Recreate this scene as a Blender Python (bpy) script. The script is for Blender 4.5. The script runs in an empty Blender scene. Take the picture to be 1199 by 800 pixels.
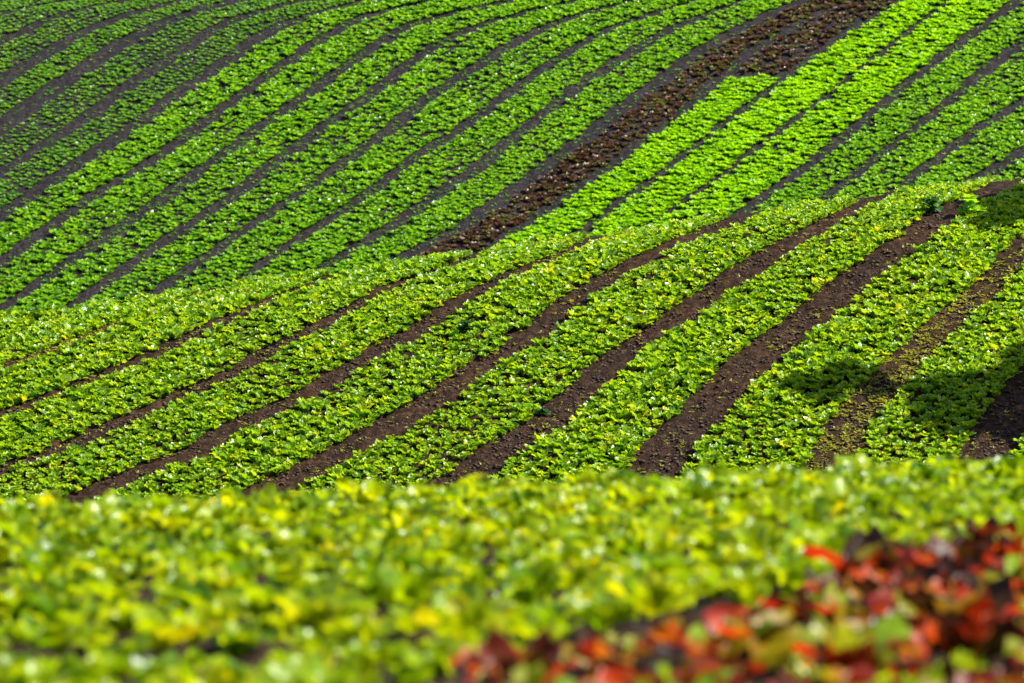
import bpy, math, random
import numpy as np
R = math.radians
rng = np.random.default_rng(7)
sc = bpy.context.scene
col = sc.collection

# ------------------------------------------------------------------ camera model (photo is 1199 x 800)
HFOV, PITCH = 12.0, -6.0
K = 2*math.tan(R(HFOV/2))/1199.0
CP, SP = math.cos(R(PITCH)), math.sin(R(PITCH))

# ------------------------------------------------------------------ value noise
def _hash(i, j, seed):
    h = (i*374761393 + j*668265263 + seed*974711) & 0xFFFFFFFF
    h = ((h ^ (h >> 13))*1274126177) & 0xFFFFFFFF
    return ((h ^ (h >> 16)) & 0xFFFF)/65535.0
def noise(x, y, scale, seed=0):
    x = np.asarray(x, float)/scale; y = np.asarray(y, float)/scale
    i = np.floor(x).astype(np.int64); j = np.floor(y).astype(np.int64)
    fx = x-i; fy = y-j
    fx = fx*fx*(3-2*fx); fy = fy*fy*(3-2*fy)
    a = _hash(i, j, seed); b = _hash(i+1, j, seed); c = _hash(i, j+1, seed); d = _hash(i+1, j+1, seed)
    return (a*(1-fx)+b*fx)*(1-fy)+(c*(1-fx)+d*fx)*fy - 0.5

# ------------------------------------------------------------------ terrain: three folds of a hillside
_ky = np.array([-80, 0, 22, 28.5, 31.5, 36, 56, 64, 71, 76, 87.2, 91.8, 96, 108, 124, 136, 144, 163, 172.5, 180, 230, 320, 600, 1500, 2600.])
_ks = np.array([-.03, -.085, -.09, -.095, -.135, -.30, -.30, -.02, .26, .37, .36, -.085, -.34, -.34, -.02, .30, .42, .41, -.02, -.2, -.1, .02, .06, .02, 0.])
_yy = np.arange(-80, 2600.01, .05)
_sl = np.interp(_yy, _ky, _ks)
_zz = np.concatenate([[0], np.cumsum((_sl[1:]+_sl[:-1])*.025)])
_zz -= np.interp(0, _yy, _zz) + 1.65
def _fix(z, y_at, want, y_from, y_to):          # slide the profile in a hidden valley so that a crest stands at its height
    d = want - np.interp(y_at, _yy, z)
    return z + d*np.clip((_yy-y_from)/(y_to-y_from), 0, 1)
Z_NEAR = -31.5*math.tan(R(7.93))
_zz = _fix(_zz, 31.5, Z_NEAR, 2, 20)
Z_MID = -91.8*math.tan(R(6-(400-292)*K*180/math.pi))
_zz = _fix(_zz, 91.8, Z_MID, 38, 70)
Z_FAR = -172.5*math.tan(R(6-(400+62)*K*180/math.pi))
_zz = _fix(_zz, 172.5, Z_FAR, 98, 140)
_tb_y = np.array([-80, 0, 34, 70, 95, 135, 180, 400, 2600.]); _tb = np.array([.0, .03, .046, .12, .146, .08, .075, .02, 0.])
def H(x, y):
    x = np.asarray(x, float); y = np.asarray(y, float)
    b = np.interp(y, _tb_y, _tb)
    return np.interp(y, _yy, _zz) + b*30*np.tanh(x/30)

def ray(u, v):
    u = np.asarray(u, float); v = np.asarray(v, float)
    cx = (u-599.5)*K; cz = (400-v)*K
    dy = CP - SP*cz; dz = SP + CP*cz
    return cx/dy, dz/dy
def unproject(u, v, y0, y1, n=700):
    ax, az = ray(u, v)
    ys = np.linspace(y0, y1, n)
    X = ax[:, None]*ys; Zr = az[:, None]*ys
    d = Zr - H(X, np.broadcast_to(ys, X.shape))
    hit = (d[:, 1:] <= 0) & (d[:, :-1] > 0)
    ok = hit.any(1); k = hit.argmax(1)
    i = np.arange(len(k))
    a = d[i, k]; b = d[i, k+1]
    t = np.where(ok, a/np.where(a-b == 0, 1, a-b), 0)
    y = ys[k] + t*(ys[1]-ys[0])
    return ax*y, y, ok
def project(x, y, z):
    f = CP*y + SP*z
    up = -SP*y + CP*z
    return 599.5 + x/f/K, 400 - up/f/K

# ------------------------------------------------------------------ mesh helper
def make_mesh(name, verts, faces, attrs=None, smooth=True, mat=None):
    """faces: (n,4) int array; attrs: {name: (nverts,3)}"""
    me = bpy.data.meshes.new(name)
    verts = np.ascontiguousarray(verts, np.float32); faces = np.ascontiguousarray(faces, np.int32)
    n = faces.shape[1]
    me.vertices.add(len(verts)); me.vertices.foreach_set('co', verts.ravel())
    me.loops.add(faces.size); me.loops.foreach_set('vertex_index', faces.ravel())
    me.polygons.add(len(faces))
    me.polygons.foreach_set('loop_start', np.arange(0, faces.size, n, dtype=np.int32))
    if smooth: me.polygons.foreach_set('use_smooth', np.ones(len(faces), bool))
    for k, a in (attrs or {}).items():
        at = me.attributes.new(k, 'FLOAT_VECTOR', 'POINT')
        at.data.foreach_set('vector', np.ascontiguousarray(a, np.float32).ravel())
    me.update(calc_edges=True)
    if mat: me.materials.append(mat)
    return me
def link(name, me, parent=None):
    o = bpy.data.objects.new(name, me); col.objects.link(o)
    if parent: o.parent = parent
    return o
def tag(o, label=None, cat=None, group=None, kind=None):
    for k, v in (('label', label), ('category', cat), ('group', group), ('kind', kind)):
        if v: o[k] = v
    return o

# ------------------------------------------------------------------ materials
def nt(name):
    m = bpy.data.materials.new(name); m.use_nodes = True
    t = m.node_tree; t.nodes.clear()
    return m, t, t.nodes.new, t.links.new
def ramp(N, stops, interp='LINEAR'):
    r = N('ShaderNodeValToRGB'); e = r.color_ramp.elements; r.color_ramp.interpolation = interp
    while len(e) < len(stops): e.new(.5)
    for el, (p, c) in zip(e, stops): el.position = p; el.color = (*c, 1)
    return r
def math_node(N, L, op, a, b=None):
    n = N('ShaderNodeMath'); n.operation = op
    for i, s in enumerate((a, b)):
        if s is None: continue
        if isinstance(s, (int, float)): n.inputs[i].default_value = s
        else: L(s, n.inputs[i])
    return n.outputs[0]
def leaf_material(name, stops, trans_gain=(1.9, 1.62, .6), trans=.48, rough=.4, spec=.5, tip=None, bump=True, patch=.35):
    """pv attribute = (leaf random, position along the leaf, plant random)"""
    m, t, N, L = nt(name)
    at = N('ShaderNodeAttribute'); at.attribute_name = 'pv'
    sep = N('ShaderNodeSeparateXYZ'); L(at.outputs['Vector'], sep.inputs[0])
    oi = N('ShaderNodeObjectInfo'); geo = N('ShaderNodeNewGeometry')
    pr = math_node(N, L, 'FRACT', math_node(N, L, 'ADD', sep.outputs[2], oi.outputs['Random']))
    nz = N('ShaderNodeTexNoise'); nz.inputs['Scale'].default_value = .7; nz.inputs['Detail'].default_value = 3
    L(geo.outputs['Position'], nz.inputs['Vector'])
    f = math_node(N, L, 'ADD', math_node(N, L, 'MULTIPLY', sep.outputs[0], .62-patch/2), math_node(N, L, 'MULTIPLY', pr, .38-patch/2))
    f = math_node(N, L, 'ADD', f, math_node(N, L, 'MULTIPLY', nz.outputs['Fac'], patch))
    r = ramp(N, stops); L(f, r.inputs[0])
    c = r.outputs[0]
    if tip:
        mx = N('ShaderNodeMix'); mx.data_type = 'RGBA'
        L(math_node(N, L, 'POWER', sep.outputs[1], tip[1]), mx.inputs['Factor'])
        mx.inputs[6].default_value = (*tip[0], 1); L(c, mx.inputs[7]); c = mx.outputs[2]
    p = N('ShaderNodeBsdfPrincipled'); L(c, p.inputs['Base Color'])
    p.inputs['Roughness'].default_value = rough; p.inputs['Specular IOR Level'].default_value = spec
    tg = N('ShaderNodeMix'); tg.data_type = 'RGBA'; tg.blend_type = 'MULTIPLY'; tg.inputs['Factor'].default_value = 1
    L(c, tg.inputs[6]); tg.inputs[7].default_value = (*trans_gain, 1)
    tr = N('ShaderNodeBsdfTranslucent'); L(tg.outputs[2], tr.inputs['Color'])
    ms = N('ShaderNodeMixShader'); ms.inputs[0].default_value = trans
    L(p.outputs[0], ms.inputs[1]); L(tr.outputs[0], ms.inputs[2])
    if bump:
        b = N('ShaderNodeTexNoise'); b.inputs['Scale'].default_value = 42; b.inputs['Detail'].default_value = 2
        L(geo.outputs['Position'], b.inputs['Vector'])
        bp = N('ShaderNodeBump'); bp.inputs['Strength'].default_value = .6; bp.inputs['Distance'].default_value = .012
        L(b.outputs['Fac'], bp.inputs['Height'])
        L(bp.outputs[0], p.inputs['Normal']); L(bp.outputs[0], tr.inputs['Normal'])
    o = N('ShaderNodeOutputMaterial'); L(ms.outputs[0], o.inputs[0])
    return m

M_NEAR = leaf_material('yellow_green_leaf', [(.2, (.055, .15, .001)), (.40, (.18, .29, .002)), (.68, (.295, .385, .003)), (.96, (.45, .35, .006))], trans=.55, rough=.25, spec=.42)
M_MID = leaf_material('green_leaf', [(.2, (.085, .215, .009)), (.45, (.155, .30, .010)), (.70, (.235, .365, .012)), (.91, (.42, .37, .02))], trans=.55, rough=.29, spec=.8)
M_YOUNG = leaf_material('dark_green_leaf', [(.15, (.032, .11, .026)), (.5, (.075, .205, .03)), (.85, (.135, .27, .032))], trans=.52, rough=.32, spec=.8)
M_FULL = leaf_material('fresh_green_leaf', [(.15, (.060, .185, .014)), (.5, (.108, .275, .016)), (.85, (.165, .34, .018))], trans=.55, rough=.29, spec=.9)
M_LIME = leaf_material('lime_leaf', [(.15, (.105, .28, .005)), (.5, (.18, .40, .006)), (.85, (.26, .47, .008))], trans=.55, rough=.4, spec=.5)
M_RED = leaf_material('red_leaf', [(.27, (.022, .004, .005)), (.39, (.085, .007, .006)), (.47, (.31, .016, .005)), (.58, (.38, .055, .005)), (.66, (.20, .18, .010)), (.78, (.17, .28, .010))], trans_gain=(1.9, 1.2, .8), trans=.48, rough=.34, spec=.3, tip=((.10, .14, .012), .4), patch=.15)
M_MAROON = leaf_material('maroon_leaf', [(.25, (.045, .014, .024)), (.42, (.095, .026, .038)), (.54, (.12, .052, .048)), (.62, (.14, .125, .04)), (.80, (.11, .18, .025))], trans_gain=(1.4, 1.2, .8), trans=.3, rough=.4, spec=.6, tip=((.12, .15, .02), .5), bump=False, patch=.2)
M_DARK = leaf_material('deep_green_leaf', [(.1, (.012, .06, .008)), (.5, (.022, .10, .008)), (.9, (.05, .16, .008))], trans=.35, rough=.38, spec=.5)
M_WEED = leaf_material('weed_leaf', [(.1, (.08, .10, .02)), (.5, (.20, .22, .03)), (.9, (.34, .30, .06))], trans=.35, rough=.5, spec=.4, bump=False)
M_TREE = leaf_material('tree_leaf', [(.1, (.02, .06, .01)), (.5, (.04, .09, .012)), (.9, (.07, .12, .015))], trans=.3, rough=.45)

def soil_material():
    m, t, N, L = nt('tilled_soil')
    geo = N('ShaderNodeNewGeometry')
    n1 = N('ShaderNodeTexNoise'); n1.inputs['Scale'].default_value = 9; n1.inputs['Detail'].default_value = 8; n1.inputs['Roughness'].default_value = .7
    n2 = N('ShaderNodeTexNoise'); n2.inputs['Scale'].default_value = .5; n2.inputs['Detail'].default_value = 4
    for n in (n1, n2): L(geo.outputs['Position'], n.inputs['Vector'])
    r1 = ramp(N, [(.34, (.007, .0034, .0016)), (.5, (.028, .0135, .006)), (.66, (.075, .040, .021))]); L(n1.outputs['Fac'], r1.inputs[0])
    r2 = ramp(N, [(.3, (.7, .72, .8)), (.7, (1.2, 1.12, 1.05))]); L(n2.outputs['Fac'], r2.inputs[0])
    mx = N('ShaderNodeMix'); mx.data_type = 'RGBA'; mx.blend_type = 'MULTIPLY'; mx.inputs['Factor'].default_value = 1
    L(r1.outputs[0], mx.inputs[6]); L(r2.outputs[0], mx.inputs[7])
    # distance haze put into the colour: soil tinted blue-grey on the far slope
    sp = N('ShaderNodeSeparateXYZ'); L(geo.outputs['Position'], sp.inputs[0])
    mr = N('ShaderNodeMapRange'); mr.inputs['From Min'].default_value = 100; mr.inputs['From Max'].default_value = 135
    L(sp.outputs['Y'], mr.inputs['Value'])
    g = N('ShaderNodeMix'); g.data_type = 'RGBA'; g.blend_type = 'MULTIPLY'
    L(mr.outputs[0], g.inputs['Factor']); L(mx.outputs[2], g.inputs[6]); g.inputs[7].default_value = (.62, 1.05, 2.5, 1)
    p = N('ShaderNodeBsdfPrincipled'); L(g.outputs[2], p.inputs['Base Color']); p.inputs['Roughness'].default_value = .8
    p.inputs['Specular IOR Level'].default_value = .12
    b1 = N('ShaderNodeTexNoise'); b1.inputs['Scale'].default_value = 16; b1.inputs['Detail'].default_value = 6; b1.inputs['Roughness'].default_value = .65
    L(geo.outputs['Position'], b1.inputs['Vector'])
    bp = N('ShaderNodeBump'); bp.inputs['Strength'].default_value = 1.; bp.inputs['Distance'].default_value = .10
    L(b1.outputs['Fac'], bp.inputs['Height']); L(bp.outputs[0], p.inputs['Normal'])
    o = N('ShaderNodeOutputMaterial'); L(p.outputs[0], o.inputs[0])
    return m
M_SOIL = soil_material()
def plain(name, c, rough=.7):
    m, t, N, L = nt(name)
    geo = N('ShaderNodeNewGeometry'); n = N('ShaderNodeTexNoise'); n.inputs['Scale'].default_value = 12; n.inputs['Detail'].default_value = 5
    L(geo.outputs['Position'], n.inputs['Vector'])
    r = ramp(N, [(.3, tuple(v*.6 for v in c)), (.7, tuple(v*1.4 for v in c))]); L(n.outputs['Fac'], r.inputs[0])
    p = N('ShaderNodeBsdfPrincipled'); L(r.outputs[0], p.inputs['Base Color']); p.inputs['Roughness'].default_value = rough
    o = N('ShaderNodeOutputMaterial'); L(p.outputs[0], o.inputs[0]); return m
M_CLOD = plain('soil_clod_earth', (.034, .018, .010), .85)
M_BARK = plain('bark', (.10, .07, .05), .9)
M_STEM = plain('green_stem', (.10, .20, .03), .5)

# ------------------------------------------------------------------ ground sheet
def build_ground():
    ys = np.concatenate([np.arange(-80, 14, 4.), np.arange(14, 34, .07), np.arange(34, 78, .5), np.arange(78, 93.5, .05),
                         np.arange(93.5, 142, .8), np.arange(142, 176, .13), np.arange(176, 240, 3.), np.arange(240, 600, 20.), np.arange(600, 2601, 125.)])
    ts = np.concatenate([-np.geomspace(2.5, .135, 16), np.linspace(-.128, .128, 440), np.geomspace(.135, 2.5, 16)])
    Y, T = np.meshgrid(ys, ts, indexing='ij')
    X = T*np.maximum(Y, 15)
    Z = H(X, Y)
    fade = np.clip((190-Y)/10, 0, 1)
    Z += fade*(noise(X, Y, .5, 1)*.05 + noise(X, Y, .21, 2)*.07 + noise(X, Y, .12, 3)*.075)
    ny, nx = Y.shape
    idx = np.arange(ny*nx).reshape(ny, nx)
    F = np.stack([idx[:-1, :-1], idx[:-1, 1:], idx[1:, 1:], idx[1:, :-1]], -1).reshape(-1, 4)
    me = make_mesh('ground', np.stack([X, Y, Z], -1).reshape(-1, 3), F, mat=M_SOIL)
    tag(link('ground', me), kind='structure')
build_ground()

# ------------------------------------------------------------------ plants
def leaf_grid(nl, nw):
    s = np.linspace(0, 1, nl+1); t = np.linspace(-1, 1, nw+1)
    S, T = np.meshgrid(s, t, indexing='ij')
    idx = np.arange((nl+1)*(nw+1)).reshape(nl+1, nw+1)
    F = np.stack([idx[:-1, :-1], idx[:-1, 1:], idx[1:, 1:], idx[1:, :-1]], -1).reshape(-1, 4)
    return S, T, F
def plant(n, nl, nw, length, width, elev_in, elev_out, ruffle, rg, spread=.02, cup=.25, lift=0., jit=1.):
    """A leaf rosette: n leaves, inner ones upright, outer ones bending outward; base at z = 0."""
    S, T, F = leaf_grid(nl, nw)
    V, A, FF = [], [], []
    for k in range(n):
        q = (k+.5)/n                                    # 0 = inner, 1 = outer
        th = k*2.39996 + rg.uniform(-.35, .35)*jit
        L = length*(.62+.38*q)*rg.uniform(.8, 1.18); W = width*(.65+.35*q)*rg.uniform(.8, 1.2)
        e0, e1 = [R(a+(b-a)*q**.8 + rg.uniform(-14, 14)*jit) for a, b in zip(elev_in, elev_out)]
        ss = np.linspace(0, 1, nl+1); an = e0+(e1-e0)*ss**1.3
        r = np.concatenate([[0], np.cumsum(np.cos((an[1:]+an[:-1])/2))])/nl*L + spread*q
        z = np.concatenate([[0], np.cumsum(np.sin((an[1:]+an[:-1])/2))])/nl*L + lift
        prof = .26+.74*np.sin(np.pi*np.clip(ss, 0, 1)**1.15*.80)**1.0
        prof[-1] *= .78
        w = W/2*prof
        ph = rg.uniform(0, 6.28, 3)
        ca, sa = np.cos(an)[:, None], np.sin(an)[:, None]
        off = cup*(T**2)*w[:, None]*rg.uniform(.3, 1.5) + ruffle*W*(np.sin(S*9+ph[0]+T*1.5)*T**2 + .5*np.sin(S*17+ph[1])*np.abs(T) + .6*np.sin(T*5+ph[2])*S**3)
        side = T*w[:, None]*(1+.0*S)
        twist = rg.uniform(-.5, .5)*jit*S
        off2 = off*np.cos(twist)+side*np.sin(twist); side = side*np.cos(twist)-off*np.sin(twist); off = off2
        rr = r[:, None]-sa*off; zz = z[:, None]+ca*off
        c, s_ = math.cos(th), math.sin(th)
        V.append(np.stack([rr*c-side*s_, rr*s_+side*c, zz], -1).reshape(-1, 3))
        lr = rg.uniform()
        A.append(np.stack([np.full(S.size, lr), S.ravel(), np.zeros(S.size)], -1))
        FF.append(F+k*S.size)
    V = np.concatenate(V); V[:, 2] = np.maximum(V[:, 2], -.01)
    return V, np.concatenate(FF), np.concatenate(A)

def variants(count, seed, **kw):
    rg = np.random.default_rng(seed)
    return [plant(rg=rg, **kw) for _ in range(count)]
T_NEAR = variants(8, 1, n=20, nl=5, nw=4, length=.165, width=.088, elev_in=(86, 50), elev_out=(70, 10), ruffle=.16, jit=1.9)
T_MID = variants(10, 2, n=15, nl=4, nw=4, length=.155, width=.105, elev_in=(84, 45), elev_out=(66, 5), ruffle=.15, jit=1.9)
T_YOUNG = variants(8, 3, n=9, nl=3, nw=2, length=.19, width=.13, elev_in=(85, 60), elev_out=(45, -10), ruffle=.08)
T_FULL = variants(8, 4, n=12, nl=3, nw=2, length=.24, width=.16, elev_in=(86, 60), elev_out=(56, -5), ruffle=.14)
T_LIME = variants(8, 5, n=15, nl=3, nw=3, length=.27, width=.20, elev_in=(85, 50), elev_out=(55, -5), ruffle=.14)
T_RED = variants(8, 6, n=17, nl=5, nw=4, length=.19, width=.115, elev_in=(86, 52), elev_out=(66, 5), ruffle=.16, jit=1.7)
T_MAROON = variants(6, 7, n=11, nl=3, nw=2, length=.21, width=.14, elev_in=(85, 60), elev_out=(40, -10), ruffle=.12)
T_WEED = variants(6, 8, n=5, nl=2, nw=2, length=.11, width=.06, elev_in=(70, 40), elev_out=(30, -20), ruffle=.1)

def merged(name, P, temps, mat, seed):
    """P: rows of (x, y, z, scale, yaw); every plant a copy of one template, joined"""
    rg = np.random.default_rng(seed)
    V, F, A = [], [], []; base = 0
    pick = rg.integers(0, len(temps), len(P))
    for k, (tv, tf, ta) in enumerate(temps):
        Q = P[pick == k]
        if not len(Q): continue
        c, s = np.cos(Q[:, 4]), np.sin(Q[:, 4])
        sx = Q[:, 3:4]*rg.uniform(.9, 1.1, (len(Q), 1)); sz = Q[:, 3:4]*rg.uniform(.85, 1.2, (len(Q), 1))
        x = tv[None, :, 0]*sx; y = tv[None, :, 1]*sx; z = tv[None, :, 2]*sz
        vx = x*c[:, None]-y*s[:, None]+Q[:, 0:1]; vy = x*s[:, None]+y*c[:, None]+Q[:, 1:2]; vz = z+Q[:, 2:3]
        V.append(np.stack([vx, vy, vz], -1).reshape(-1, 3))
        a = np.broadcast_to(ta, (len(Q),)+ta.shape).copy()
        a[:, :, 2] = rg.uniform(size=(len(Q), 1)); a[:, :, 0] = (a[:, :, 0]+rg.uniform(size=(len(Q), 1))) % 1
        A.append(a.reshape(-1, 3))
        F.append((tf[None]+(np.arange(len(Q))*len(tv))[:, None, None]+base).reshape(-1, 4))
        base += len(Q)*len(tv)
    return make_mesh(name, np.concatenate(V), np.concatenate(F), {'pv': np.concatenate(A)}, mat=mat)

def meshes_of(temps, name, mat):
    return [make_mesh(name, v, f, {'pv': a}, mat=mat) for v, f, a in temps]

_ones = 'first second third fourth fifth sixth seventh eighth ninth tenth eleventh twelfth thirteenth fourteenth fifteenth sixteenth seventeenth eighteenth nineteenth'.split()
_card = ['', '', 'twenty', 'thirty', 'forty', 'fifty', 'sixty', 'seventy', 'eighty', 'ninety']
_tens = ['', '', 'twentieth', 'thirtieth', 'fortieth', 'fiftieth', 'sixtieth', 'seventieth', 'eightieth', 'ninetieth']
def ordinal(n):
    if n < 20: return _ones[n-1]
    if n < 100: return _tens[n//10] if n % 10 == 0 else _card[n//10]+'-'+_ones[n % 10-1]
    return 'hundred-and-'+ordinal(n-100) if n > 100 else 'hundredth'
def individuals(name, P, meshes, labels, cat, group, seed):
    rg = np.random.default_rng(seed)
    protos = [bpy.data.objects.new(name, m) for m in meshes]
    fresh = list(range(len(protos)))
    for p, lab in zip(P, labels):
        k = int(rg.integers(len(protos)))
        if k in fresh: o = protos[k]; fresh.remove(k)
        else: o = protos[k].copy()
        col.objects.link(o)
        o.location = p[:3]; o.rotation_euler = (rg.uniform(-.08, .08), rg.uniform(-.08, .08), p[4])
        o.scale = (p[3], p[3], p[3]*rg.uniform(.9, 1.15))
        tag(o, lab, cat, group)
    for k in fresh: bpy.data.objects.remove(protos[k])

# ------------------------------------------------------------------ bare strips between the beds, as seen in the photograph
def curve(pts):
    p = sorted(pts, key=lambda a: a[1]); u = np.array([a[0] for a in p], float); v = np.array([a[1] for a in p], float)
    g0 = max(-6, min(-.9, (u[1]-u[0])/(v[1]-v[0]))); g1 = max(-2.2, min(-.9, (u[-1]-u[-2])/(v[-1]-v[-2])))
    return lambda q: np.where(q < v[0], u[0]+(q-v[0])*g0, np.where(q > v[-1], u[-1]+(q-v[-1])*g1, np.interp(q, v, u)))
def shifted(pts, du, dv=0): return [(a+du, b+dv) for a, b in pts]
def z3(pts, ou, ov): return [(a/3+ou, b/3+ov) for a, b in pts]
S = {}
S[2] = [(0,492),(33,474),(83,459),(133,437),(187,417),(233,392),(277,370),(317,355),(360,337),(415,318),(450,303)]
S[1] = [(-30,450),(7,434),(67,410),(110,395),(167,370),(217,354),(270,338),(310,322)]
S[0] = [(-80,415),(-20,396),(27,385),(80,368),(130,350)]
S[3] = [(-40,566),(0,548),(77,527),(117,507),(200,474),(233,454),(283,437),(317,410),(367,390),(400,372),(450,342),(500,322),(533,313),(575,295)]
S[4] = [(110,580),(165,555),(233,530),(283,497),(333,474),(383,454),(400,440),(443,414),(493,387),(533,357),(587,330),(633,310),(667,297),(705,278)]
S[5] = [(330,570),(390,540),(407,527),(467,497),(517,464),(567,430),(617,404),(643,377),(683,344),(717,324),(760,300),(793,287),(831,272),(874,257),(905,243)]
S[6] = [(520,575),(560,552),(590,527),(633,507),(667,474),(700,444),(733,414),(783,384),(835,346),(879,318),(909,296),(953,272),(997,248),(1030,231)]
S[7] = [(745,572),(770,550),(800,506),(844,462),(887,419),(931,388),(962,362),(997,331),(1041,301),(1084,270),(1115,244),(1163,226),(1200,207)]
S[8] = [(955,575),(979,537),(992,502),(1019,471),(1054,436),(1097,392),(1141,357),(1176,318),(1200,290),(1240,255),(1290,225)]
S[9] = [(1145,560),(1159,524),(1176,497),(1200,462),(1230,425),(1280,370),(1340,300),(1390,250)]
S[10] = shifted(S[9], 190); S[11] = shifted(S[9], 380)
S[-1] = shifted(S[0], -90, -12); S[-2] = shifted(S[0], -180, -25)
S_HALF = {-2: .06, -1: .06, 0: .05, 1: .08, 2: .10, 3: .11, 4: .125, 5: .14, 6: .15, 7: .175, 8: .14, 9: .17, 10: .15, 11: .15}
Fz = {}
o4 = 400; o8 = 800
Fz['z'] = z3([(-200,140),(-100,90),(0,50),(60,35),(130,22),(250,5)], 0, 0)
Fz['a'] = z3([(-150,235),(10,150),(100,105),(200,60),(300,30),(400,12)], 0, 0)
Fz['b'] = z3([(-150,400),(0,300),(60,260),(150,205),(250,140),(350,95),(470,50),(570,25)], 0, 0)
Fz['c'] = z3([(-150,560),(0,450),(100,380),(220,290),(300,240),(400,170),(500,120),(600,70),(720,35)], 0, 0)
Fz['d'] = z3([(-150,715),(0,610),(100,550),(250,460),(380,370),(450,310),(560,240),(650,180),(750,110),(850,60),(1000,25)], 0, 0)
Fz['e'] = z3([(-150,870),(0,770),(130,680),(280,580),(420,490),(550,390),(650,320),(800,220),(900,140),(1000,90),(1100,55),(1199,30)], 0, 0)
Fz['f'] = z3([(-100,1000),(200,790),(350,680),(500,600),(600,530),(700,450),(800,380),(930,280),(1030,210),(1120,150),(1199,108),(1300,50),(1430,25)], 0, 0)
Fz['g'] = z3([(100,1030),(290,900),(450,790),(600,690),(700,610),(800,540),(900,460),(1000,400),(1100,325),(1199,250),(1260,210),(1350,150),(1420,100),(1530,65),(1650,40)], 0, 0)
Fz['h'] = z3([(330,1030),(560,870),(720,760),(850,680),(930,600),(1050,520),(1150,440),(1199,410),(1260,370),(1350,310),(1450,220),(1540,160),(1620,120),(1720,85),(1820,60)], 0, 0)
Fz['i'] = z3([(600,1000),(780,870),(950,760),(1050,690),(1199,590),(1300,510),(1400,440),(1500,350),(1600,290),(1720,210),(1820,150),(1920,100),(2050,50),(2180,20)], 0, 0)
Fz['j'] = z3([(850,990),(1000,880),(1199,750),(1300,690),(1380,620),(1500,530),(1620,470),(1700,405),(1800,330),(1900,260),(2000,190),(2100,130),(2200,85),(2330,45)], 0, 0)
Fz['k'] = z3([(1100,970),(1250,880),(1400,790),(1530,690),(1680,600),(1760,530),(1880,430),(2000,330),(2100,260),(2200,200),(2300,140),(2400,85),(2520,40)], 0, 0)
Fz['l'] = z3([(1320,960),(1470,880),(1650,790),(1800,680),(1920,590),(2050,500),(2200,380),(2300,310),(2400,232),(2500,162),(2600,110),(2700,60),(2800,15)], 0, 0)
Fz['m'] = z3([(1600,950),(1740,860),(1910,760),(2050,655),(2150,590),(2250,510),(2400,405),(2500,310),(2600,212),(2700,142),(2800,92),(2880,50),(2960,15)], 0, 0)
Fz['n'] = z3([(1850,940),(2000,850),(2100,780),(2200,700),(2300,640),(2400,555),(2500,480),(2600,400),(2700,330),(2780,270),(2880,190),(2960,130),(3050,70),(3160,10)], 0, 0)
Fz['o'] = z3([(2130,930),(2280,800),(2420,700),(2550,620),(2650,530),(2750,460),(2830,400),(2920,330),(3000,270),(3100,190),(3200,110),(3280,50),(3330,15)], 0, 0)
Fz['p'] = z3([(2420,900),(2560,790),(2700,690),(2830,600),(2930,520),(3020,440),(3100,380),(3180,310),(3280,230),(3360,170),(3450,100),(3520,50),(3570,10)], 0, 0)
Fz['q'] = z3([(2650,870),(2800,770),(2930,680),(3020,610),(3100,540),(3200,470),(3300,390),(3400,310),(3480,230),(3600,150),(3720,60)], 0, 0)
Fz['r'] = z3([(2900,840),(3080,730),(3200,640),(3300,560),(3400,480),(3500,420),(3600,360),(3720,270),(3850,180),(3980,90)], 0, 0)
Fz['s'] = z3([(3150,790),(3320,690),(3490,600),(3600,540),(3720,450),(3850,360),(4000,260)], 0, 0)
Fz['t'] = shifted(Fz['s'], 105); Fz['u'] = shifted(Fz['s'], 210)
Fz['y'] = shifted(Fz['z'], -75, 0); Fz['x'] = shifted(Fz['z'], -150, 0)
order = 'xyzabcdefghijklmnopqrstu'
F_HALF = dict(x=.11, y=.11, z=.11, a=.11, b=.16, c=.19, d=.14, e=.18, f=.14, g=.14, h=.14, i=.13, j=.12, k=.14, l=.16, m=.13, n=.12, o=.08, p=.13, q=.12, r=.13, s=.14, t=.1, u=.1)

def smooth_line(c, vs):
    u = c(vs); k = np.ones(7)/7
    return np.convolve(np.pad(u, 3, mode='edge'), k, mode='valid')
def rows(cL, cR, hL, hR, n, vs, yr, step, urange=(-90, 1290), fill=1.):
    """n rows of plants between two bare strips; yields arrays of x, y, row, number along the row from the bottom"""
    uL, uR = smooth_line(cL, vs), smooth_line(cR, vs)
    lo, hi = hL, 1-hR
    out = []
    for k in range(n):
        t = lo+(hi-lo)*((k+.5)/n)
        u = uL+(uR-uL)*t
        m = (u > urange[0]) & (u < urange[1])
        if m.sum() < 3: continue
        x, y, ok = unproject(u[m], vs[m], *yr)
        x, y = x[ok][::-1], y[ok][::-1]                  # bottom first
        if len(x) < 3: continue
        d = np.concatenate([[0], np.cumsum(np.hypot(np.diff(x), np.diff(y)))])
        q = np.arange(rng.uniform(0, step), d[-1], step)
        q = q + rng.normal(0, step*.12, len(q))
        px, py = np.interp(q, d, x), np.interp(q, d, y)
        keep = rng.uniform(size=len(px)) < fill
        out.append(np.stack([px, py, np.full(len(px), k+1.), np.arange(len(px))+1.], -1)[keep])
    return np.concatenate(out) if out else np.zeros((0, 4))
def finish(B, scale, jitter, sd=.1, sink=.01):
    x = B[:, 0]+rng.normal(0, jitter, len(B)); y = B[:, 1]+rng.normal(0, jitter, len(B))
    s = scale*np.clip(rng.normal(1, sd, len(B)), .6, 1.35)
    s *= 1+.3*noise(x, y, 2.2, 9)+.3*noise(x, y, .8, 12)
    P = np.stack([x, y, H(x, y)-sink, s, rng.uniform(0, 6.283, len(B))], -1)
    u, v = project(P[:, 0], P[:, 1], P[:, 2])
    return P, u, v
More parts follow.
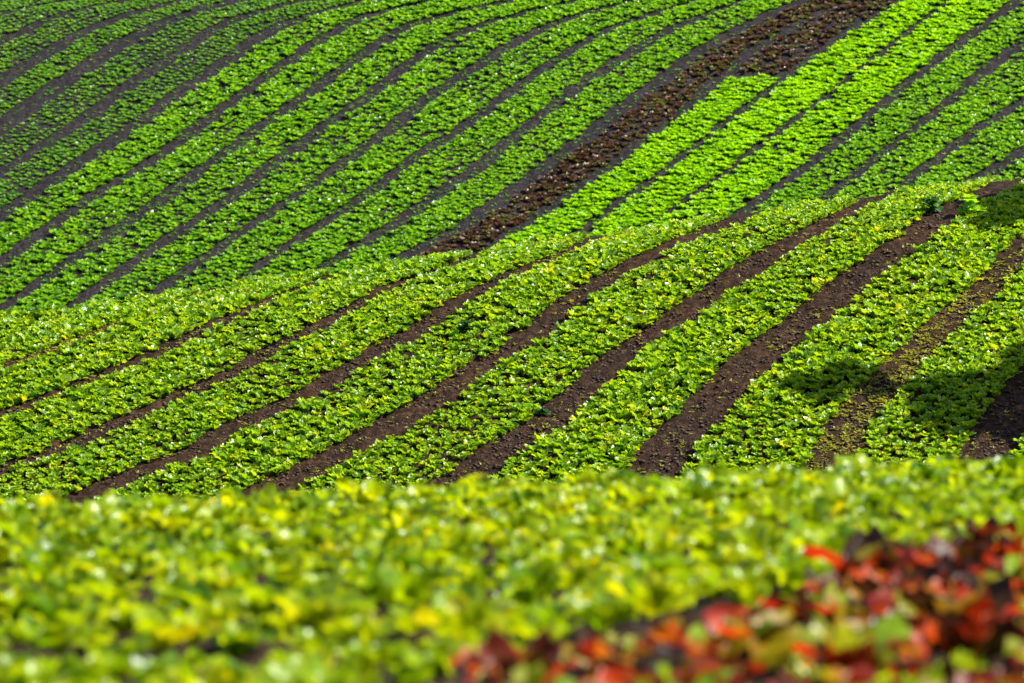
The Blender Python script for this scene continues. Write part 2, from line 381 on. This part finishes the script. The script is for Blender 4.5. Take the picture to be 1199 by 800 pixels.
def in_frame(u, v, mar=3): return (u > -mar) & (u < 1199+mar) & (v > -mar) & (v < 800+mar)
CREST_U = [-100, 0, 100, 200, 300, 400, 500, 560, 640, 720, 800, 900, 1000, 1100, 1199, 1300]
CREST_V = [382, 368, 344, 330, 318, 308, 298, 290, 278, 268, 255, 240, 225, 212, 200, 188]
COUNT = {}

# ---- middle slope
vs = np.arange(170, 640, 2.5)
keys = sorted(S)
mid_rest, mid_each, crest_big = [], [], []
for a, b in zip(keys[:-1], keys[1:]):
    cL, cR = curve(S[a]), curve(S[b])
    n = 8 if a < 7 else 9
    if a < 1: n = 7
    B = rows(cL, cR, S_HALF[a], S_HALF[b], n, vs, (76, 94.5), .14, fill=.98)
    if not len(B): continue
    P, u, v = finish(B, 1.06, .03, .13)
    big = (v < np.interp(u, CREST_U, CREST_V)+9) & (u < 300)
    P[big, 3] *= 1.35
    f = in_frame(u, v) & (v < 578)
    if a in (5, 6):
        lim = 300 if a == 6 else 0
        if a == 6:
            name = 'between the two widest bare strips of the middle slope'
            idx = np.where(f)[0][:300]
            for i in idx: mid_each.append((P[i], f'sharp green lettuce between the two widest soil strips, {ordinal(int(B[i,2]))} row from left, {ordinal(int(B[i,3]))} upward'))
            rest = np.ones(len(P), bool); rest[idx] = False
            mid_rest.append(P[rest]); continue
    mid_rest.append(P)
individuals('crinkled_lettuce', [p for p, _ in mid_each], meshes_of(T_MID, 'crinkled_lettuce', M_MID), [l for _, l in mid_each], 'lettuce', 'lettuces of the bed between the two widest soil strips', 21)
MR = np.concatenate(mid_rest)
tag(link('crinkled_lettuce_crop', merged('crinkled_lettuce_crop', MR, T_MID, M_MID, 22)), 'sharp beds of crinkled green lettuces curving over the middle slope', 'crop', kind='stuff')
COUNT['mid'] = (len(mid_each), len(MR))

# ---- far slope
vs = np.arange(-70, 400, 2.5)
young, full, lime, maroon = [], [], [], []
ylab, llab, mlab = {}, {}, {}
for a, b in zip(order[:-1], order[1:]):
    cL, cR = curve(Fz[a]), curve(Fz[b])
    hL, hR = F_HALF[a], F_HALF[b]
    if a in 'xyzabc': kind, n, st, sc_, jit = 'young', 5, .21, .88, .018
    elif a in 'd': kind, n, st, sc_, jit = 'young', 5, .205, .9, .018
    elif a in 'efghi': kind, n, st, sc_, jit = 'full', 5, .195, .88, .035
    elif a in 'jk': kind, n, st, sc_, jit = 'full', 6, .19, .86, .04
    elif a == 'l': kind, n, st, sc_, jit = 'maroon', 5, .23, .95, .07
    elif a == 'm': kind, n, st, sc_, jit = 'mixed', 3, .42, 1.05, .05
    elif a in 'no': kind, n, st, sc_, jit = 'lime', 7, .21, .84, .04
    else: kind, n, st, sc_, jit = 'full', 6, .19, .86, .04
    if kind == 'mixed':                                   # a red bed above, the short lime bed below
        B = rows(cL, cR, .13, .13, 5, vs[vs < 86], (138, 176), .23, fill=.92)
        P, u, v = finish(B, .95, .07); maroon.append((a, B, P, u, v))
        B = rows(cL, cR, .12, hR, 6, vs[vs > 92], (138, 176), .21)
        P, u, v = finish(B, .84, .04); lime.append((a, B, P, u, v)); continue
    B = rows(cL, cR, hL, hR, n, vs, (138, 176), st, fill=.97 if kind == 'young' else .97)
    if not len(B): continue
    P, u, v = finish(B, sc_, jit, .13)
    dict(young=young, full=full, lime=lime, maroon=maroon)[kind].append((a, B, P, u, v))
def visible_far(u, v): return in_frame(u, v, 2) & (v < np.interp(u, CREST_U, CREST_V)+2)
def split(groups, bed, cap, text, temps, mat, name, crop, crop_label, group, seed):
    each, lab, rest = [], [], []
    for a, B, P, u, v in groups:
        use = np.zeros(len(P), bool)
        if a in bed:
            ii = np.where(visible_far(u, v))[0]
            ii = ii[np.argsort(P[ii, 1])][:max(0, cap-len(each))]
            use[ii] = True
            first = {}
            for i in ii:
                r = int(B[i, 2]); first[r] = first.get(r, 0)+1
                each.append(P[i]); lab.append(text[a].format(ordinal(r), ordinal(first[r])))
        rest.append(P[~use])
    if each: individuals(name, each, meshes_of(temps, name, mat), lab, 'lettuce', group, seed)
    rest = np.concatenate(rest)
    if len(rest): tag(link(crop, merged(crop, rest, temps, mat, seed+1)), crop_label, 'crop', kind='stuff')
    COUNT[name] = (len(each), len(rest))
split(young, 'd', 300, {'d': 'small dark lettuce of the far slope\'s lowest sparse bed, {} row from left, {} upward'}, T_YOUNG, M_YOUNG, 'young_lettuce',
      'young_lettuce_crop', 'thin rows of small dark green lettuces with bare earth between, far slope', 'small dark lettuces of the lowest sparse bed', 31)
split(full, 'k', 300, {'k': 'green far lettuce in the bed beside the red rows, {} row from left, {} upward'}, T_FULL, M_FULL, 'leafy_lettuce',
      'leafy_lettuce_crop', 'full beds of fresh green lettuces sweeping up the far slope', 'lettuces of the green bed beside the red rows', 33)
split(lime, 'mno', 300, {'m': 'lime lettuce of the short bed below red rows, {} row from left, {} upward',
      'n': 'lime lettuce in the middle lime bed, {} row from left, {} upward',
      'o': 'lime lettuce in the rightmost lime bed, {} row from left, {} upward'}, T_LIME, M_LIME, 'lime_lettuce',
      'lime_lettuce_crop', 'brightest lime green lettuce beds running up the far slope', 'lime green lettuces low on the far slope', 35)

# ---- foreground: rows run away from the camera and a little to the right
DV = np.array([.316, .949]); DN = np.array([.949, -.316])
def near_rows():
    g, r, gm, gap = [], [], [], []
    o = np.array([1.56, 20.3])                              # on the edge between bare soil and red lettuces
    for k in range(-36, 20):
        c = k*.39
        for j in range(-24, 50):
            p = o + DN*c + DV*((j+.5*(k % 2))*.38)
            p = p + rng.normal(0, .045, 2)
            edge = -.3 + max(0, .014*(5-j)) + max(0, .024*(j-5))
            if c < edge-.55 or (c < edge-.1 and j > -3): g.append((*p, k, j))
            elif c > edge:
                q = rng.uniform()
                if q < .70: r.append((*p, k, j))
                elif q < .86: gm.append((*p, k, j))
            else: gap.append(p)
    return np.array(g), np.array(r), np.array(gm), np.array(gap)
G, Rr, GM, GAP = near_rows()
def near_set(B, scale, sd, extra=12):
    P, u, v = finish(B, scale, .0, sd, .01)
    top = project(P[:, 0], P[:, 1], P[:, 2]+.22)[1]
    px = .22/(P[:, 1]*K)
    ok = (u > -px-12) & (u < 1199+px+extra) & (top < 812) & (P[:, 1] > 15) & (P[:, 1] < 33.2)
    return P, u, v, ok
P, u, v, ok = near_set(G, 1.08, .18)
gi = np.where(ok)[0]; gi = gi[np.argsort(P[gi, 1])]; over = gi[270:]; gi = gi[:270]
over = np.concatenate([over, np.where(~ok & (P[:, 1] > 14) & (P[:, 1] < 37) & (u > -420) & (u < 1600))[0]])
if len(over): tag(link('green_lettuce_crop', merged('green_lettuce_crop', P[over], T_NEAR, M_NEAR, 47)), 'farthest green lettuces along the crest of the blurred foreground', 'crop', kind='stuff')
kmax = G[gi, 2].max()
lab, seen = [], {}
gi = gi[np.lexsort((P[gi, 1], -G[gi, 2]))]
for i in gi:
    r = int(kmax-G[i, 2])+1; seen[r] = seen.get(r, 0)+1
    lab.append(f'blurred green foreground lettuce, {ordinal(r)} row left of the bare soil, {ordinal(seen[r])} from the front')
individuals('green_lettuce', P[gi], meshes_of(T_NEAR, 'green_lettuce', M_NEAR), lab, 'lettuce', 'green lettuces of the foreground', 41)
COUNT['near green'] = len(gi)
P, u, v, ok = near_set(Rr, 1.2, .22, 150)
gi = np.where(ok)[0]; gi = gi[np.lexsort((P[gi, 1], Rr[gi, 2]))]
lab, seen = [], {}
for i in gi:
    r = int(Rr[i, 2])+1; seen[r] = seen.get(r, 0)+1
    lab.append(f'blurred red leaf lettuce in foreground, {ordinal(r)} row right of the bare soil, {ordinal(seen[r])} from front')
individuals('red_lettuce', P[gi], meshes_of(T_RED, 'red_lettuce', M_RED), lab, 'lettuce', 'red lettuces of the foreground', 43)
COUNT['near red'] = len(gi)
P, u, v, ok = near_set(GM, .95, .25)
gi2 = np.where(ok)[0]; gi2 = gi2[np.argsort(P[gi2, 1])]
individuals('green_lettuce', P[gi2], meshes_of(T_NEAR, 'green_lettuce', M_NEAR), [f'blurred small green lettuce growing among the red foreground lettuces, {ordinal(i+1)} from the front' for i in range(len(gi2))], 'lettuce', 'green lettuces among the red ones', 45)
split(maroon, 'lm', 300-len(gi), {'l': 'dark red lettuce in the long far red bed, {} row from left, {} upward',
      'm': 'dark red lettuce above the short lime bed, {} row from left, {} upward'}, T_MAROON, M_MAROON, 'red_lettuce',
      'red_lettuce_crop', 'upper run of dark red lettuces crossing the far green slope', 'dark red lettuces of the far slope', 37)

# ------------------------------------------------------------------ weeds and clods in the bare strips
def strip_points(c, half_px, vs, yr, n):
    v = rng.uniform(vs[0], vs[1], n); u = c(v) + rng.normal(0, 1, n)*half_px
    m = (u > -60) & (u < 1260)
    x, y, ok = unproject(u[m], v[m], *yr)
    return x[ok], y[ok]
def scatter_P(x, y, s): return np.stack([x, y, H(x, y)-.005, s, rng.uniform(0, 6.283, len(x))], -1)
W = []
for k, (a, b, hp, n) in {1: (325, 450, 14, 700), 0: (350, 420, 12, 120), 2: (330, 500, 9, 160), 3: (310, 570, 12, 150), 4: (290, 570, 14, 130),
                         5: (260, 570, 16, 150), 6: (240, 570, 20, 160), 7: (220, 570, 24, 170), 8: (250, 570, 26, 1300), 9: (400, 560, 20, 120)}.items():
    x, y = strip_points(curve(S[k]), hp, (a, b), (76, 94), n)
    W.append(scatter_P(x, y, rng.uniform(.4, 1.0, len(x))*(1.0 if k in (1, 8, 0) else .75)))
gx = np.repeat(GAP, 2, 0)+rng.normal(0, .16, (len(GAP)*2, 2)); gx = gx[(gx[:, 1] > 14) & (gx[:, 1] < 33)]
W.append(scatter_P(gx[:, 0], gx[:, 1], rng.uniform(.5, 1.3, len(gx))))
tag(link('weeds', merged('weeds', np.concatenate(W), T_WEED, M_WEED, 51)), 'small yellowish weeds and dropped leaves in the bare strips', 'weeds', kind='stuff')
W = []
for k in order:
    hp = 10 if k in 'gjikop' else 7
    x, y = strip_points(curve(Fz[k]), hp, (-20, 330), (138, 176), 380 if k in 'gjik' else 200)
    W.append(scatter_P(x, y, rng.uniform(.5, 1.1, len(x))))
tag(link('seedling_weeds', merged('seedling_weeds', np.concatenate(W), T_WEED, M_YOUNG, 52)), 'sparse green weeds in the strips of the far slope', 'weeds', kind='stuff')

def clod_template(rg):
    import bmesh
    bm = bmesh.new(); bmesh.ops.create_icosphere(bm, subdivisions=1, radius=1)
    V = np.array([v.co[:] for v in bm.verts]); F = np.array([[v.index for v in f.verts] for f in bm.faces]); bm.free()
    V *= rg.uniform(.45, 1.4, (len(V), 1)); V[:, 2] *= .6
    return V, np.concatenate([F, F[:, 2:3]], 1), np.zeros((len(V), 3))
def clods(name, specs, yr, label):
    rg = np.random.default_rng(61); T = [clod_template(rg) for _ in range(6)]
    Q = []
    for pts, hp, vr, n, lo, hi in specs:
        x, y = strip_points(curve(pts), hp, vr, yr, n)
        Q.append(scatter_P(x, y, lo+(hi-lo)*rng.uniform(size=len(x))**4))
    Q = np.concatenate(Q)
    V, F = [], []; base = 0
    for i, q in enumerate(Q):
        tv, tf, _ = T[i % 6]
        c, s = math.cos(q[4]), math.sin(q[4])
        V.append(np.stack([(tv[:, 0]*c-tv[:, 1]*s)*q[3]+q[0], (tv[:, 0]*s+tv[:, 1]*c)*q[3]+q[1], tv[:, 2]*q[3]+q[2]+.01], -1))
        F.append(tf[:, :3]+base); base += len(tv)
    me = make_mesh(name, np.concatenate(V), np.concatenate(F), mat=M_CLOD, smooth=False)
    tag(link(name, me), label, 'soil', kind='stuff')
clods('soil_clods', [(S[k], 26 if k > 4 else 17, (225, 575), 4200, .005, .040) for k in range(1, 10)], (76, 94), 'loose dark clods of earth in the bare strips of the middle slope')

# ------------------------------------------------------------------ single plants that stand out of the beds
def tall_weed(name, u, v, h, spread, mat, label, seed, yr=(76, 94), nl=16):
    rg = np.random.default_rng(seed)
    x, y, ok = unproject(np.array([u]), np.array([v]), *yr)
    x, y = float(x[0]), float(y[0]); z = float(H(x, y))
    root = bpy.data.objects.new(name, None); col.objects.link(root); root.location = (x, y, z-.01); root.empty_display_size = .1
    tag(root, label, 'weed')
    rs = [.012, .010, .006]; pts = [(0, 0, 0), (.02, .01, h*.5), (.01, .03, h*.85)]
    V, F = [], []
    for (px, py, pz), r in zip(pts, rs):
        for k in range(6): V.append((px+r*math.cos(k*1.047), py+r*math.sin(k*1.047), pz))
    for j in range(2):
        for k in range(6): F.append((j*6+k, j*6+(k+1) % 6, j*6+6+(k+1) % 6, j*6+6+k))
    link('stem', make_mesh('stem', np.array(V), np.array(F), mat=M_STEM), root)
    LV, LF, LA = [], [], []; base = 0
    for i in range(4):
        tv, tf, ta = plant(n=nl//4+2, nl=4, nw=4, length=spread*(1-.12*i), width=spread*.75, elev_in=(70, 45), elev_out=(40, -25), ruffle=.08, rg=rg)
        tv = tv+np.array([.01, .015, h*(.08+.24*i)])
        LV.append(tv); LF.append(tf+base); LA.append(ta); base += len(tv)
    link('leaves', make_mesh('leaves', np.concatenate(LV), np.concatenate(LF), {'pv': np.concatenate(LA)}, mat=mat), root)
tall_weed('leafy_weed', 545, 392, .24, .20, M_DARK, 'dark leafy weed standing in the bed at the centre of the middle slope', 71)
tall_weed('leafy_weed', 1134, 254, .42, .28, M_LIME, 'bright broad-leaved weed upright in the bare strip near the right crest', 72)
tall_weed('leafy_weed', 1090, 250, .28, .24, M_DARK, 'dark rounded weed at the bed edge left of the bright upright weed', 73)
tall_weed('leafy_weed', 40, 374, .18, .22, M_DARK, 'dark weed on the crest at the left edge of the middle slope', 74)
tall_weed('leafy_weed', 142, 358, .18, .22, M_DARK, 'second dark weed on the crest, above the weedy strip', 75)
tall_weed('leafy_weed', 634, 487, .12, .14, M_DARK, 'low dark weed on the bed edge beside the bare soil strip', 76)
tall_weed('leafy_weed', 505, 300, .22, .24, M_MID, 'green tufted weed on the crest below the far bare strip', 77)

# ------------------------------------------------------------------ trees beyond the right edge of the view; they shade the beds
SUN_AZ, SUN_EL = 106.0, 50.0
SUN = np.array([math.sin(R(SUN_AZ))*math.cos(R(SUN_EL)), math.cos(R(SUN_AZ))*math.cos(R(SUN_EL)), math.sin(R(SUN_EL))])
def tree(u, v, t, rx, rz, label, seed, n=2600):
    """stands where its crown's shadow falls at the given spot"""
    rg = np.random.default_rng(seed)
    x, y, ok = unproject(np.array([u]), np.array([v]), 76, 95)
    c = np.array([x[0], y[0], H(x, y)[0]]) + SUN*t
    g = float(H(c[0], c[1])); hc = c[2]-g
    root = bpy.data.objects.new('young_tree', None); col.objects.link(root); root.location = (c[0], c[1], g-.03)
    tag(root, label, 'tree')
    V, F = [], []
    def limb(p, q, r0, r1):
        b = len(V); p = np.array(p); q = np.array(q)
        for w, r in ((p, r0), ((p+q)/2+rg.normal(0, .04, 3), (r0+r1)/2), (q, r1)):
            for k in range(7): V.append((w[0]+r*math.cos(k*.8976), w[1]+r*math.sin(k*.8976), w[2]))
        for j in range(2):
            for k in range(7): F.append((b+j*7+k, b+j*7+(k+1) % 7, b+j*7+7+(k+1) % 7, b+j*7+7+k))
    limb((0, 0, 0), (0, 0, hc), .09, .03)
    for k in range(7):
        a = rg.uniform(0, 6.28); zz = hc-rz*.8+rg.uniform(0, 1)*rz
        limb((0, 0, zz), (math.cos(a)*rx*.8, math.sin(a)*rx*.8, zz+rz*.5), .035, .01)
    link('trunk', make_mesh('trunk', np.array(V), np.array(F), mat=M_BARK), root)
    lobes = np.concatenate([[[0, 0, 0]], rg.normal(0, .5, (9, 3))]); P = []
    while len(P) < n:
        l = lobes[rg.integers(len(lobes))]; d = rg.normal(size=3); d /= np.linalg.norm(d)
        q = l + d*.5*rg.uniform(.3, 1)**.5
        P.append(q*[rx, rx, rz])
    P = np.array(P)+[0, 0, hc]
    nrm = rg.normal(size=(n, 3)); nrm /= np.linalg.norm(nrm, axis=1)[:, None]
    a1 = np.cross(nrm, rg.normal(size=(n, 3))); a1 /= np.linalg.norm(a1, axis=1)[:, None]; a2 = np.cross(nrm, a1)
    s = rg.uniform(.06, .11, (n, 1))
    LV = np.stack([P-a1*s, P+a2*s*.5, P+a1*s, P-a2*s*.5], 1).reshape(-1, 3)
    LF = np.arange(n*4).reshape(n, 4)
    A = np.repeat(np.stack([rg.uniform(size=n), np.full(n, .5), np.zeros(n)], -1), 4, 0)
    link('crown', make_mesh('crown', LV, LF, {'pv': A}, mat=M_TREE), root)
tree(1185, 447, 12, 1.15, .8, 'round young tree casting the large shadow over the right bed', 81, 9000)
tree(1100, 466, 13.5, .75, .5, 'small tree casting the shadow at the end of the right bed', 82, 4000)
tree(990, 452, 15, .55, .38, 'thin young tree casting the shadow across the bed edge', 83, 4500)
tree(1192, 500, 11.5, .55, .55, 'low young tree shading the bare strip at the right edge', 85, 1800)
tree(1188, 238, 8, .9, .38, 'small tree shading the bed near the right crest', 84, 7000)

# ------------------------------------------------------------------ light, sky, camera
w = bpy.data.worlds.new('World'); sc.world = w; w.use_nodes = True
N = w.node_tree.nodes; sky = N.new('ShaderNodeTexSky'); sky.sky_type = 'NISHITA'; sky.sun_disc = False
sky.sun_elevation = R(SUN_EL); sky.sun_rotation = R(SUN_AZ)
bg = N['Background']; bg.inputs['Strength'].default_value = .085
w.node_tree.links.new(sky.outputs[0], bg.inputs[0])
sl = bpy.data.lights.new('Sun', 'SUN'); sl.energy = 5.0; sl.angle = R(.5); sl.color = (1, .94, .84)
so = bpy.data.objects.new('Sun', sl); col.objects.link(so)
from mathutils import Vector
so.rotation_euler = Vector(SUN).to_track_quat('Z', 'Y').to_euler(); so.location = (30, 60, 40)

cam = bpy.data.cameras.new('Camera'); co = bpy.data.objects.new('Camera', cam); col.objects.link(co); sc.camera = co
cam.sensor_width = 36; cam.lens = 18/math.tan(R(HFOV/2)); cam.clip_start = .5; cam.clip_end = 5000
co.location = (0, 0, 0); co.rotation_euler = (R(90+PITCH), 0, 0)
cam.dof.use_dof = True; cam.dof.focus_distance = 84.5; cam.dof.aperture_fstop = 2.9; cam.dof.aperture_blades = 9
sc.view_settings.view_transform = 'Standard'; sc.view_settings.look = 'None'
sc.view_settings.exposure = 1.35; sc.view_settings.gamma = 1
sc.cycles.max_bounces = 8; sc.cycles.transmission_bounces = 6
print('COUNT', COUNT)
